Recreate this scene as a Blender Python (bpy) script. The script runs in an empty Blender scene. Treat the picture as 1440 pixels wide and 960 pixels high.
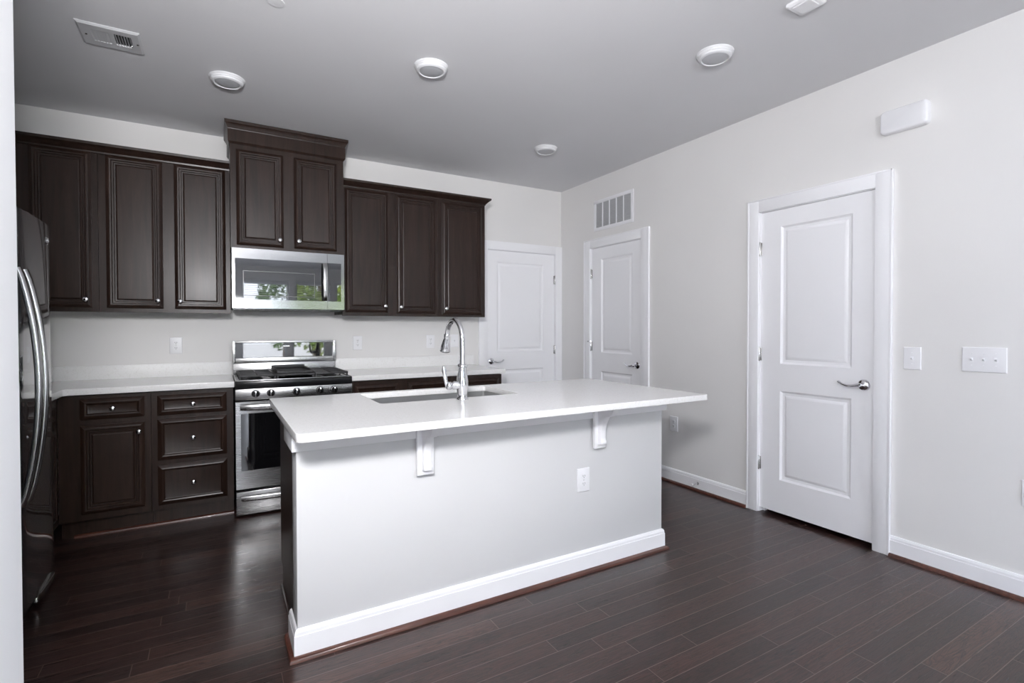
import bpy, bmesh, math, random
from mathutils import Vector, Matrix
PI = math.pi
S = bpy.context.scene
COL = S.collection

# ------------------------------------------------------------------ camera
F, YAW, PITCH, ROLL = 715.014, 0.5253, -0.0153, -0.0011
CAM = Vector((-3.2416, -4.5258, 1.2676))
fw = Vector((math.sin(YAW)*math.cos(PITCH), math.cos(YAW)*math.cos(PITCH), math.sin(PITCH)))
rt = Vector((math.cos(YAW), -math.sin(YAW), 0)); up = rt.cross(fw)
rt2 = rt*math.cos(ROLL)+up*math.sin(ROLL); up2 = -rt*math.sin(ROLL)+up*math.cos(ROLL)
cd = bpy.data.cameras.new('camera'); cam = bpy.data.objects.new('camera', cd); COL.objects.link(cam)
cd.sensor_fit = 'HORIZONTAL'; cd.sensor_width = 36; cd.lens = F/1440*36
cd.shift_y = -7.3446/1440; cd.clip_start = 0.02
m = Matrix.Identity(4)
for i in range(3):
    m[i][0] = rt2[i]; m[i][1] = up2[i]; m[i][2] = -fw[i]; m[i][3] = CAM[i]
cam.matrix_world = m
S.camera = cam

# ------------------------------------------------------------------ light, world, exposure
EXPOSURE = -0.04
SKY = 16.0
FLASH = 62.0
BOUNCE = 110.0
FILL_LEFT, FILL_RIGHT = 40.0, 20.0
W_COL = (0.82, 0.88, 1.0)
S.view_settings.view_transform = 'Standard'; S.view_settings.look = 'None'
S.view_settings.gamma = 1; S.view_settings.use_curve_mapping = False
S.view_settings.exposure = EXPOSURE
wd = bpy.data.worlds.new('world'); S.world = wd; wd.use_nodes = True
bg = wd.node_tree.nodes['Background']; bg.inputs[0].default_value = (*W_COL, 1); bg.inputs[1].default_value = SKY
WINX = [(-2.75, -1.72), (-1.60, -0.78), (-0.66, -0.10)]
WY, WZ0, WZ1 = -9.6, 0.06, 2.42
SIDE = {'left': (-9.3, -6.9), 'right': (-8.4, -4.6)}      # unseen side windows added to even out the light: y range
SZ0, SZ1 = 0.30, 2.35
def light(name, kind, loc, energy, color=(1, 1, 1), **k):
    l = bpy.data.lights.new(name, kind); l.energy = energy; l.color = color
    for a, b in k.items(): setattr(l, a, b)
    o = bpy.data.objects.new(name, l); o.location = loc; COL.objects.link(o); return o
def aim(o, d): o.rotation_euler = Vector(d).to_track_quat('-Z', 'Y').to_euler()
for (a, b) in WINX:
    p = light('window_portal', 'AREA', ((a+b)/2, WY-0.02, (WZ0+WZ1)/2), 1, shape='RECTANGLE', size=b-a, size_y=WZ1-WZ0)
    p.data.cycles.is_portal = True; aim(p, (0, 1, 0))
for k, (a, b) in SIDE.items():
    p = light('window_portal', 'AREA', (-4.675-.02 if k == 'left' else .02, (a+b)/2, (SZ0+SZ1)/2), 1, shape='RECTANGLE', size=SZ1-SZ0, size_y=b-a)
    p.data.cycles.is_portal = True
    p.rotation_euler = (0, -PI/2 if k == 'left' else PI/2, 0)
for k, e in (('left', FILL_LEFT), ('right', FILL_RIGHT)):  # fill lamps added outside the side windows to lift the room light
    a, b = SIDE[k]
    if e > 0:
        p = light('window_daylight', 'AREA', (-4.675-.14 if k == 'left' else .14, (a+b)/2, (SZ0+SZ1)/2), e, (.82, .90, 1.0), shape='RECTANGLE', size=SZ1-SZ0, size_y=b-a)
        p.rotation_euler = (0, -PI/2 if k == 'left' else PI/2, 0)
sun = light('sun', 'SUN', (3, 4, 8), 9.0, (1, 0.95, 0.86), angle=0.01); aim(sun, (-0.45, -0.75, -0.7))
fl = light('camera_flash', 'AREA', (-3.38, -4.45, 1.86), FLASH, (0.99, 0.98, 1.0), shape='DISK', size=0.30)
aim(fl, (0.22, 1, 0.20)); fl.data.spread = math.radians(150)
if BOUNCE > 0:      # flash head turned up at the ceiling behind the camera
    fb = light('bounce_flash', 'AREA', (-2.9, -6.0, 1.75), BOUNCE, (0.95, 0.965, 1.0), shape='DISK', size=0.16)
    aim(fb, (0.05, 0.12, 1))
try:
    S.cycles.max_bounces = 10; S.cycles.diffuse_bounces = 6; S.cycles.glossy_bounces = 5
    S.cycles.transparent_max_bounces = 12; S.cycles.sample_clamp_indirect = 8.0
    S.cycles.use_denoising = True; S.cycles.caustics_reflective = False; S.cycles.caustics_refractive = False
except Exception: pass

# ------------------------------------------------------------------ materials
def mat(name, color=(.8, .8, .8), rough=.5, metal=0., spec=.5, coat=0., coat_rough=.05, **k):
    M = bpy.data.materials.new(name); M.use_nodes = True
    b = M.node_tree.nodes['Principled BSDF']
    b.inputs['Base Color'].default_value = (*color, 1); b.inputs['Roughness'].default_value = rough
    b.inputs['Metallic'].default_value = metal; b.inputs['Specular IOR Level'].default_value = spec
    b.inputs['Coat Weight'].default_value = coat; b.inputs['Coat Roughness'].default_value = coat_rough
    return M
class NT:
    def __init__(s, M): s.t = M.node_tree; s.b = s.t.nodes['Principled BSDF']
    def n(s, ty, **k):
        x = s.t.nodes.new(ty)
        for a, v in k.items(): setattr(x, a, v)
        return x
    def l(s, a, b): s.t.links.new(a, b)
    def math(s, op, a, b=None):
        x = s.n('ShaderNodeMath', operation=op)
        for i, v in enumerate((a, b)):
            if v is None: continue
            if isinstance(v, (int, float)): x.inputs[i].default_value = v
            else: s.l(v, x.inputs[i])
        return x.outputs[0]
    def pos(s, scale=(1, 1, 1), coord='pos'):
        g = s.n('ShaderNodeNewGeometry').outputs['Position'] if coord == 'pos' else s.n('ShaderNodeTexCoord').outputs['Object']
        mp = s.n('ShaderNodeMapping'); mp.inputs['Scale'].default_value = scale; s.l(g, mp.inputs[0]); return mp.outputs[0]
    def noise(s, vec, scale=5, detail=4, rough=.5, dist=0):
        x = s.n('ShaderNodeTexNoise'); x.inputs['Scale'].default_value = scale; x.inputs['Detail'].default_value = detail
        x.inputs['Roughness'].default_value = rough; x.inputs['Distortion'].default_value = dist
        s.l(vec, x.inputs['Vector']); return x.outputs['Fac']
    def ramp(s, fac, stops):
        x = s.n('ShaderNodeValToRGB'); r = x.color_ramp
        while len(r.elements) < len(stops): r.elements.new(.5)
        for e, (p, c) in zip(r.elements, stops): e.position = p; e.color = (*c, 1)
        s.l(fac, x.inputs[0]); return x.outputs[0]
    def bump(s, h, strength=.1, dist=.002):
        x = s.n('ShaderNodeBump'); x.inputs['Strength'].default_value = strength; x.inputs['Distance'].default_value = dist
        s.l(h, x.inputs['Height']); s.l(x.outputs[0], s.b.inputs['Normal'])

def paint(name, c, rough=.6, bump=.04, var=.015):
    M = mat(name, c, rough, spec=.3); t = NT(M)
    f = t.noise(t.pos(), 1.6, 2)
    t.l(t.ramp(f, [(.3, tuple(x*(1-var) for x in c)), (.7, tuple(min(1, x*(1+var)) for x in c))]), t.b.inputs['Base Color'])
    t.bump(t.noise(t.pos(), 260, 2), bump, .0006); return M
M_WALL = paint('wall_paint', (.785, .775, .763))
M_CEIL = paint('ceiling_paint', (.71, .71, .725), .8)
M_TRIM = mat('white_trim_enamel', (.91, .91, .93), .32, spec=.4)
M_KNEE = paint('island_paint', (.67, .67, .675), .55)  # same paint as the walls, darkened to offset stronger light on the island
M_PLATE = mat('white_plastic', (.85, .85, .87), .35)
M_LENS = mat('lamp_lens', (.50, .51, .53), .45)
M_LAMP = mat('lamp_trim', (.74, .745, .76), .4)
M_VENT = mat('vent_enamel', (.56, .565, .58), .45)
M_CHROME = mat('chrome', (.80, .80, .82), .08, 1.0)
M_NICKEL = mat('satin_nickel', (.62, .61, .60), .2, 1.0)
M_BLACK = mat('black_enamel', (.010, .010, .011), .22, spec=.3)
M_IRON = mat('cast_iron', (.022, .022, .023), .55)
M_DARK = mat('dark_void', (.02, .02, .02), .8)
M_GLASSB = mat('black_glass', (.006, .006, .007), .03, spec=.9, coat=1.0, coat_rough=.01)
M_GREYFRAME = mat('window_frame', (.75, .76, .77), .4)

def steel(name, axis, base=.52, rough=.15):
    M = mat(name, (base, base, base*1.01), rough, 1.0); t = NT(M)
    sc = {'x': (3, 300, 300), 'z': (300, 300, 3)}[axis]
    f = t.noise(t.pos(sc), 1, 3)
    t.l(t.ramp(f, [(.3, (base*.98,)*3), (.7, (base*1.02,)*3)]), t.b.inputs['Base Color'])
    r = t.n('ShaderNodeMapRange'); r.inputs['To Min'].default_value = rough*.94; r.inputs['To Max'].default_value = rough*1.06
    t.l(f, r.inputs[0]); t.l(r.outputs[0], t.b.inputs['Roughness']); return M
M_STEEL = steel('brushed_steel', 'x', .51, .27)
M_STEELM = steel('microwave_steel', 'x', .25, .14)
M_SINK = steel('sink_steel', 'x', .52, .32)
M_HANDLE = steel('handle_steel', 'z', .45, .2)

def wood_dark():
    M = mat('espresso_wood', (.03, .018, .014), .37, spec=.27, coat=.07, coat_rough=.2); t = NT(M)
    f = t.noise(t.pos((14, 14, 1.1)), 2.2, 5, .6, .6)
    t.l(t.ramp(f, [(.25, (.0100, .0050, .0034)), (.55, (.0235, .0122, .0086)), (.85, (.042, .0225, .016))]), t.b.inputs['Base Color'])
    t.bump(t.noise(t.pos((160, 160, 6)), 1, 2), .05, .0006); return M
M_WOOD = wood_dark()

def quartz():
    M = mat('white_quartz', (.8, .8, .79), .14, spec=.5); t = NT(M)
    a = t.noise(t.pos(), 190, 2, .6); b = t.noise(t.pos(), 70, 2, .5)
    mx = t.n('ShaderNodeMix', data_type='RGBA', blend_type='MULTIPLY'); mx.inputs[0].default_value = 1
    t.l(t.ramp(a, [(.26, (.64, .61, .58)), (.36, (.84, .835, .825)), (.7, (.87, .87, .865))]), mx.inputs[6])
    t.l(t.ramp(b, [(.25, (.93, .925, .91)), (.45, (1, 1, 1))]), mx.inputs[7])
    t.l(mx.outputs[2], t.b.inputs['Base Color']); return M
M_QUARTZ = quartz()
M_SPLASH = M_QUARTZ.copy(); M_SPLASH.name = 'quartz_upstand'; M_SPLASH.node_tree.nodes['Principled BSDF'].inputs['Roughness'].default_value = .4

def floor_mat():
    M = mat('dark_oak_planks', (.03, .015, .012), .26, spec=.5, coat=.25, coat_rough=.16); t = NT(M)
    sp = t.n('ShaderNodeSeparateXYZ'); g = t.n('ShaderNodeNewGeometry'); t.l(g.outputs['Position'], sp.inputs[0])
    x, y = sp.outputs[0], sp.outputs[1]
    W, L = .083, 1.05
    yr = t.math('DIVIDE', y, W); row = t.math('FLOOR', yr)
    wn = t.n('ShaderNodeTexWhiteNoise', noise_dimensions='1D'); t.l(row, wn.inputs['W'])
    xr = t.math('ADD', t.math('DIVIDE', x, L), t.math('MULTIPLY', wn.outputs[0], 7.3)); colm = t.math('FLOOR', xr)
    cv = t.n('ShaderNodeCombineXYZ'); t.l(row, cv.inputs[0]); t.l(colm, cv.inputs[1])
    wn2 = t.n('ShaderNodeTexWhiteNoise', noise_dimensions='2D'); t.l(cv.outputs[0], wn2.inputs['Vector'])
    rnd = wn2.outputs[0]
    # grain coordinates, shifted per board
    gv = t.n('ShaderNodeCombineXYZ')
    t.l(t.math('MULTIPLY', x, 1.0), gv.inputs[0]); t.l(t.math('MULTIPLY', y, 9.0), gv.inputs[1]); t.l(t.math('MULTIPLY', rnd, 40), gv.inputs[2])
    n1 = t.noise(gv.outputs[0], 2.2, 4, .55, 1.6)
    rings = t.math('FRACT', t.math('MULTIPLY', n1, 9.0))
    gv2 = t.n('ShaderNodeCombineXYZ')
    t.l(t.math('MULTIPLY', x, 5.0), gv2.inputs[0]); t.l(t.math('MULTIPLY', y, 130.0), gv2.inputs[1]); t.l(t.math('MULTIPLY', rnd, 17), gv2.inputs[2])
    pores = t.noise(gv2.outputs[0], 1.5, 3, .6)
    base = t.ramp(rnd, [(0, (.020, .0098, .0085)), (.5, (.032, .0155, .0130)), (.88, (.042, .0200, .0160)), (1, (.062, .0300, .0225))])
    grain = t.ramp(rings, [(0, (.42, .40, .40)), (.25, (.98, .98, .98)), (.8, (1.4, 1.36, 1.33)), (1, (.45, .43, .43))])
    por = t.ramp(pores, [(.36, (.45, .43, .43)), (.55, (1.12, 1.12, 1.12))])
    m1 = t.n('ShaderNodeMix', data_type='RGBA', blend_type='MULTIPLY'); m1.inputs[0].default_value = 1; t.l(base, m1.inputs[6]); t.l(grain, m1.inputs[7])
    m2 = t.n('ShaderNodeMix', data_type='RGBA', blend_type='MULTIPLY'); m2.inputs[0].default_value = 1; t.l(m1.outputs[2], m2.inputs[6]); t.l(por, m2.inputs[7])
    # seams: bevel glint painted as paler lines along the board edges
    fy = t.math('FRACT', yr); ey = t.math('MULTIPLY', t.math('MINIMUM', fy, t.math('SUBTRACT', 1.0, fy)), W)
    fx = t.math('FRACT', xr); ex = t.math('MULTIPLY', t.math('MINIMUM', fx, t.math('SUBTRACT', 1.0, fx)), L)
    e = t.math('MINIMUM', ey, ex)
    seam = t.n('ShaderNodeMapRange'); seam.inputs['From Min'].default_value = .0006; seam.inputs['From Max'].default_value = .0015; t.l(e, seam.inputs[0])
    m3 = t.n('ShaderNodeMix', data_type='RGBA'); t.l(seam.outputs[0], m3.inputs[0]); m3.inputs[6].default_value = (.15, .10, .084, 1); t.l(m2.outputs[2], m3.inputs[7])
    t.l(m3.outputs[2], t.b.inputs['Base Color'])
    rr = t.n('ShaderNodeMapRange'); rr.inputs['To Min'].default_value = .22; rr.inputs['To Max'].default_value = .38; t.l(pores, rr.inputs[0]); t.l(rr.outputs[0], t.b.inputs['Roughness'])
    h = t.math('ADD', t.math('ADD', t.math('MULTIPLY', seam.outputs[0], 1.0), t.math('MULTIPLY', pores, .6)), t.math('MULTIPLY', rings, .35))
    t.bump(h, .40, .0012); return M
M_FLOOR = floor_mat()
def shoe_mat():
    M = mat('red_brown_shoe_wood', (.08, .028, .018), .3, coat=.3); t = NT(M)
    t.l(t.ramp(t.noise(t.pos((3, 30, 30)), 2, 4), [(.3, (.05, .017, .012)), (.7, (.11, .038, .024))]), t.b.inputs['Base Color']); return M
M_SHOE = shoe_mat()
def fridge_mat():
    M = mat('black_stainless', (.05, .052, .056), .10, spec=.9, coat=1.0, coat_rough=.015); t = NT(M)
    t.l(t.ramp(t.noise(t.pos((200, 200, 2)), 1, 2), [(.3, (.028, .030, .033)), (.7, (.036, .038, .041))]), t.b.inputs['Base Color']); return M
M_FRIDGE = fridge_mat()
def glass_pane():
    M = bpy.data.materials.new('window_glass'); M.use_nodes = True; t = M.node_tree; t.nodes.clear()
    o = t.nodes.new('ShaderNodeOutputMaterial'); mx = t.nodes.new('ShaderNodeMixShader'); tr = t.nodes.new('ShaderNodeBsdfTransparent')
    gl = t.nodes.new('ShaderNodeBsdfGlossy'); gl.inputs['Roughness'].default_value = .02
    fr = t.nodes.new('ShaderNodeFresnel'); fr.inputs[0].default_value = 1.45
    t.links.new(fr.outputs[0], mx.inputs[0]); t.links.new(tr.outputs[0], mx.inputs[1]); t.links.new(gl.outputs[0], mx.inputs[2]); t.links.new(mx.outputs[0], o.inputs[0]); return M
M_PANE = glass_pane()
def leaf_mat(name, a, b):
    M = mat(name, a, .6); t = NT(M)
    t.l(t.ramp(t.noise(t.pos(), 3, 3), [(.3, a), (.7, b)]), t.b.inputs['Base Color']); return M
M_LEAF = leaf_mat('leaves', (.10, .20, .03), (.30, .36, .06))
M_LEAF2 = leaf_mat('dark_leaves', (.05, .12, .03), (.14, .22, .05))
M_BARK = mat('bark', (.10, .07, .05), .9)
M_PAVE = paint('patio_paving', (.46, .45, .43), .9, .3, .1)
M_BRICK = paint('neighbour_siding', (.72, .72, .70), .8)

# ------------------------------------------------------------------ mesh helpers
class MB:
    def __init__(s): s.v = []; s.f = []
    def add(s, vs, fs):
        b = len(s.v); s.v += [Vector(p) for p in vs]; s.f += [tuple(b+i for i in f) for f in fs]; return s
    def box(s, x0, x1, y0, y1, z0, z1):
        vs = [(x, y, z) for z in (z0, z1) for y in (y0, y1) for x in (x0, x1)]
        return s.add(vs, [(0, 2, 3, 1), (4, 5, 7, 6), (0, 1, 5, 4), (2, 6, 7, 3), (0, 4, 6, 2), (1, 3, 7, 5)])
    def loft(s, rings, caps=True, closed=True):
        n = len(rings[0]); vs = [p for r in rings for p in r]; fs = []
        for i in range(len(rings)-1):
            for j in range(n if closed else n-1):
                k = (j+1) % n
                fs.append((i*n+j, i*n+k, (i+1)*n+k, (i+1)*n+j))
        if caps: fs += [tuple(range(n-1, -1, -1)), tuple((len(rings)-1)*n+j for j in range(n))]
        return s.add(vs, fs)
    def lathe(s, prof, c, axis='z', seg=28):
        """prof: (radius, height) along axis from c"""
        ax = {'x': Vector((1, 0, 0)), 'y': Vector((0, 1, 0)), 'z': Vector((0, 0, 1)), '-x': Vector((-1, 0, 0)), '-y': Vector((0, -1, 0)), '-z': Vector((0, 0, -1))}[axis] if isinstance(axis, str) else axis
        ax = Vector(ax).normalized(); u = ax.orthogonal().normalized(); w = ax.cross(u); c = Vector(c)
        rings = [[c+ax*h+(u*math.cos(2*PI*j/seg)+w*math.sin(2*PI*j/seg))*max(r, 1e-5) for j in range(seg)] for r, h in prof]
        return s.loft(rings)
    def tube(s, path, rad, seg=14, flat=1.0, flat_dir=None):
        path = [Vector(p) for p in path]; n = len(path); rings = []
        t0 = (path[1]-path[0]).normalized(); u = t0.orthogonal().normalized() if flat_dir is None else Vector(flat_dir)
        for i, p in enumerate(path):
            t = (path[min(i+1, n-1)]-path[max(i-1, 0)]).normalized()
            u = (u-t*u.dot(t)).normalized(); w = t.cross(u); r = rad[i] if isinstance(rad, (list, tuple)) else rad
            rings.append([p+u*r*math.cos(2*PI*j/seg)+w*r*flat*math.sin(2*PI*j/seg) for j in range(seg)])
        return s.loft(rings)
    def prism(s, poly, axis, a, b):
        """poly in the two other axes (order x<y<z), extruded a..b along axis"""
        def P(p, t):
            return {'x': (t, p[0], p[1]), 'y': (p[0], t, p[1]), 'z': (p[0], p[1], t)}[axis]
        return s.loft([[P(p, a) for p in poly], [P(p, b) for p in poly]])
def finish(name, mb, material, parent=None, origin=(0, 0, 0), bevel=0., smooth=35, bseg=2):
    me = bpy.data.meshes.new(name); o = Vector(origin)
    me.from_pydata([v-o for v in mb.v], [], mb.f)
    bm = bmesh.new(); bm.from_mesh(me); bmesh.ops.recalc_face_normals(bm, faces=bm.faces)
    if bevel > 0:
        ed = [e for e in bm.edges if len(e.link_faces) == 2 and e.calc_face_angle(0) > math.radians(40)]
        bmesh.ops.bevel(bm, geom=ed, offset=bevel, segments=bseg, profile=.5, affect='EDGES', clamp_overlap=True)
    if smooth:
        for f in bm.faces: f.smooth = True
        for e in bm.edges:
            if len(e.link_faces) == 2 and e.calc_face_angle(0) > math.radians(smooth): e.smooth = False
    bm.to_mesh(me); bm.free()
    me.materials.append(material); ob = bpy.data.objects.new(name, me); COL.objects.link(ob)
    if parent: ob.parent = parent
    return ob
class Thing:
    def __init__(s, name, label, cat, loc, group=None, kind=None):
        s.o = Vector(loc); s.e = bpy.data.objects.new(name, None); s.e.empty_display_size = .05; COL.objects.link(s.e)
        s.e.location = loc; s.e['label'] = label; s.e['category'] = cat
        if group: s.e['group'] = group
        if kind: s.e['kind'] = kind
    def part(s, name, mb, material, under=None, label=None, **k):
        ob = finish(name, mb, material, under or s.e, s.o, **k)
        if label: ob['label'] = label
        return ob
def single(name, mb, material, label, cat, loc=(0, 0, 0), group=None, kind=None, **k):
    ob = finish(name, mb, material, None, loc, **k); ob.location = loc; ob['label'] = label; ob['category'] = cat
    if group: ob['group'] = group
    if kind: ob['kind'] = kind
    return ob
def copy_thing(root, loc, label, group=None):
    r = root.copy(); COL.objects.link(r); r.location = loc; r['label'] = label
    if group: r['group'] = group
    for ch in list(root.children):
        c = ch.copy(); COL.objects.link(c); c.parent = r
        for g in list(ch.children):
            d = g.copy(); COL.objects.link(d); d.parent = c
    return r
def slab_curve(outer, holes, z0, z1, bevel=.002):
    """flat slab with holes -> MB, through a filled 2D curve"""
    cu = bpy.data.curves.new('tmp', 'CURVE'); cu.dimensions = '2D'; cu.fill_mode = 'BOTH'
    for poly in [outer]+holes:
        sp = cu.splines.new('POLY'); sp.points.add(len(poly)-1); sp.use_cyclic_u = True
        for p, q in zip(sp.points, poly): p.co = (q[0], q[1], 0, 1)
    cu.extrude = (z1-z0)/2-bevel; cu.bevel_depth = bevel; cu.bevel_resolution = 2; cu.offset = -bevel
    ob = bpy.data.objects.new('tmp', cu); COL.objects.link(ob)
    me = bpy.data.meshes.new_from_object(ob.evaluated_get(bpy.context.evaluated_depsgraph_get()))
    mb = MB(); mb.add([v.co+Vector((0, 0, (z0+z1)/2)) for v in me.vertices], [tuple(p.vertices) for p in me.polygons])
    bpy.data.objects.remove(ob); bpy.data.curves.remove(cu); bpy.data.meshes.remove(me)
    return mb
def round_rect(x0, x1, y0, y1, r, n=6):
    if not isinstance(r, (list, tuple)): r = [r]*4       # corners: (x0,y0),(x1,y0),(x1,y1),(x0,y1)
    out = []
    for (cx, cy, a0, rr) in ((x0, y0, PI, r[0]), (x1, y0, 1.5*PI, r[1]), (x1, y1, 0, r[2]), (x0, y1, .5*PI, r[3])):
        sx = 1 if cx == x0 else -1; sy = 1 if cy == y0 else -1
        if rr <= 0: out.append((cx, cy)); continue
        for i in range(n+1):
            a = a0+i/n*PI/2; out.append((cx+sx*rr+rr*math.cos(a), cy+sy*rr+rr*math.sin(a)))
    return out
# frames: map (u, v, w) -> world, w pointing out of the face
def face_my(y): return lambda u, v, w: (u, y-w, v)          # faces -y
def face_py(y): return lambda u, v, w: (u, y+w, v)
def face_px(x): return lambda u, v, w: (x+w, u, v)          # faces +x
def face_mx(x): return lambda u, v, w: (x-w, u, v)          # faces -x
DOOR_PROF = [(0, 0), (0, .010), (.004, .012), (.013, .0205), (.021, .0235), (.029, .0225), (.033, .0155), (.042, .0145), (.045, .008), (.053, .007), (.056, .013), (.062, .0155)]
DRAWER_PROF = [(0, 0), (0, .011), (.005, .014), (.015, .020), (.024, .0225), (.031, .020), (.036, .013), (.042, .011)]
def panel_front(mb, fr, u0, u1, v0, v1, prof=DOOR_PROF):
    rings = [[fr(u0+i, v0+i, w), fr(u1-i, v0+i, w), fr(u1-i, v1-i, w), fr(u0+i, v1-i, w)] for i, w in prof]
    return mb.loft(rings)
def fbox(mb, fr, u0, u1, v0, v1, w0, w1):
    return mb.loft([[fr(u0, v0, w), fr(u1, v0, w), fr(u1, v1, w), fr(u0, v1, w)] for w in (w0, w1)])
KNOB = [(.0001, 0), (.0075, 0), (.0065, .004), (.0055, .012), (.009, .016), (.0145, .019), (.0155, .023), (.0135, .028), (.007, .031), (.0001, .0315)]

# ------------------------------------------------------------------ room shell
H = 2.743
XL, YF = -4.675, WY
mb = MB().box(XL-.15, .75, YF-.2, .75, -.12, 0)
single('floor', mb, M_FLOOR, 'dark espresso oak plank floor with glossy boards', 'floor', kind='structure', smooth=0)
mb = MB().box(XL-.15, .75, YF-.2, .75, H, H+.15)
single('ceiling', mb, M_CEIL, 'flat white painted kitchen ceiling', 'ceiling', kind='structure', smooth=0)
ZO = 2.061
A = (-3.059, -2.343); B = (-1.219, -.512); Cx = (-.905, -.083)
def closet(mb, a0, a1, plane):
    """dark enclosed space behind a door opening"""
    d = .60
    if plane == 'x':
        mb.box(d, d+.03, a0-.12, a1+.12, 0, H); mb.box(.12, d, a0-.12, a0-.08, 0, H); mb.box(.12, d, a1+.08, a1+.12, 0, H)
    else:
        mb.box(a0-.12, a1+.12, d, d+.03, 0, H); mb.box(a0-.12, a0-.08, .12, d, 0, H); mb.box(a1+.08, a1+.12, .12, d, 0, H)
mb = MB()
for (y0, y1) in ((YF-.2, SIDE['right'][0]), (SIDE['right'][1], A[0]), (A[1], B[0]), (B[1], .12)): mb.box(0, .12, y0, y1, 0, H)
mb.box(0, .12, *SIDE['right'], 0, SZ0); mb.box(0, .12, *SIDE['right'], SZ1, H)
for a in (A, B): mb.box(0, .12, a[0], a[1], ZO, H); closet(mb, a[0], a[1], 'x')
single('wall_right', mb, M_WALL, 'light grey painted wall on the right with two white doors', 'wall', kind='structure', smooth=0)
mb = MB()
for (x0, x1) in ((XL-.12, Cx[0]), (Cx[1], -.0005)): mb.box(x0, x1, 0, .12, 0, H)
mb.box(Cx[0], Cx[1], 0, .12, ZO, H); closet(mb, Cx[0], Cx[1], 'y')
single('wall_back', mb, M_WALL, 'light grey painted wall behind the kitchen cabinets', 'wall', kind='structure', smooth=0)
mb = MB().box(XL-.12, XL, SIDE['left'][1], -.0005, 0, H); mb.box(XL-.12, XL, YF-.2, SIDE['left'][0], 0, H)
mb.box(XL-.12, XL, *SIDE['left'], 0, SZ0); mb.box(XL-.12, XL, *SIDE['left'], SZ1, H)
single('wall_left', mb, M_WALL, 'grey painted wall behind the refrigerator', 'wall', kind='structure', smooth=0)
PX = -3.573
mb = MB().box(XL+.001, PX, -4.10, -3.20, 0, H)
single('wall_near', mb, M_WALL, 'pale wall end at the left edge of the photo beside the refrigerator', 'wall', kind='structure', bevel=.003)
mb = MB(); xs = [XL]+[q for w in WINX for q in w]+[0]
for i in range(0, len(xs), 2): mb.box(xs[i]+.0005, xs[i+1]-.0005, YF-.15, YF, 0, H)
for (a, b) in WINX: mb.box(a, b, YF-.15, YF, WZ1, H); mb.box(a, b, YF-.15, YF, 0, WZ0)
single('wall_front', mb, M_WALL, 'window wall of the room behind the photographer', 'wall', kind='structure', smooth=0)
for i, (a, b) in enumerate(WINX):
    t = Thing('window_%d' % (i+1), ['wide patio window pane farthest left of the window wall', 'middle patio window of the window wall', 'narrow patio window nearest the right wall'][i], 'window', ((a+b)/2, YF-.07, WZ0), kind='structure')
    mb = MB()
    for (x0, x1, z0, z1) in ((a, a+.05, WZ0, WZ1), (b-.05, b, WZ0, WZ1), (a+.05, b-.05, WZ0, WZ0+.06), (a+.05, b-.05, WZ1-.05, WZ1)):
        mb.box(x0, x1, YF-.10, YF-.04, z0, z1)
    t.part('window_frame', mb, M_GREYFRAME, smooth=0)
    t.part('glass_pane', MB().box(a+.05, b-.05, YF-.072, YF-.068, WZ0+.06, WZ1-.05), M_PANE, smooth=0)
    if i < 2:
        mb = MB()
        z = WZ1-.10
        while z > 1.25:
            mb.prism([(YF-.035, z), (YF-.0345, z-.002), (YF-.012, z+.008), (YF-.0125, z+.010)], 'x', a+.06, b-.06); z -= .045
        mb.box(a+.055, b-.055, YF-.04, YF-.005, WZ1-.09, WZ1-.05)
        t.part('blind', mb, M_PLATE, smooth=0)

for n, (k, (a, b)) in enumerate(SIDE.items()):
    t = Thing('window_%d' % (n+4), 'broad window in the %s wall behind the photographer' % k, 'window', (XL if k == 'left' else 0, (a+b)/2, SZ0), kind='structure')
    x0, x1 = (XL-.09, XL-.03) if k == 'left' else (.03, .09)
    mb = MB()
    for q in (a, (a+b)/2-.025, b-.05): mb.box(x0, x1, q, q+.05, SZ0, SZ1)
    mb.box(x0+.001, x1-.001, a, b, SZ0, SZ0+.05); mb.box(x0+.001, x1-.001, a, b, SZ1-.05, SZ1)
    t.part('window_frame', mb, M_GREYFRAME, smooth=0)
    for (c, d) in ((a+.05, (a+b)/2-.025), ((a+b)/2+.025, b-.05)):
        t.part('glass_pane', MB().box((x0+x1)/2-.002, (x0+x1)/2+.002, c, d, SZ0+.05, SZ1-.05), M_PANE, smooth=0)

# ------------------------------------------------------------------ baseboards and shoe mouldings
BASE_PROF = [(0, 0), (.014, 0), (.014, .090), (.0118, .0915), (.0112, .103), (.007, .112), (.0, .115)]
SHOE_PROF = [(.014, 0), (.031, 0), (.030, .008), (.026, .015), (.020, .018), (.014, .019)]
def along_y(prof, x, y0, y1): return MB().loft([[(x-o, y, z) for o, z in prof] for y in (y0, y1)])
def along_x(prof, y, x0, x1): return MB().loft([[(x, y-o, z) for o, z in prof] for x in (x0, x1)])
segs = [(-2.2605, -1.314), (SIDE['right'][1]+.9, -3.1455)]
for i, (y0, y1) in enumerate(segs):
    single('baseboard_right' if i == 0 else 'baseboard_right_near', along_y(BASE_PROF, 0, y0, y1), M_TRIM,
           ['white baseboard between the two doors on the right wall', 'white baseboard right of the near white door'][i], 'baseboard', kind='structure', smooth=18)
    single('trim_%d' % (i+1), along_y(SHOE_PROF, 0, y0, y1), M_SHOE,
           ['red brown shoe moulding under the baseboard between the two doors', 'red brown shoe moulding at the floor right of the near white door'][i], 'moulding', kind='structure')
single('baseboard_corner', along_y(BASE_PROF, 0, -.417, -.0005), M_TRIM, 'white baseboard in the back corner behind the island', 'baseboard', kind='structure')

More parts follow.
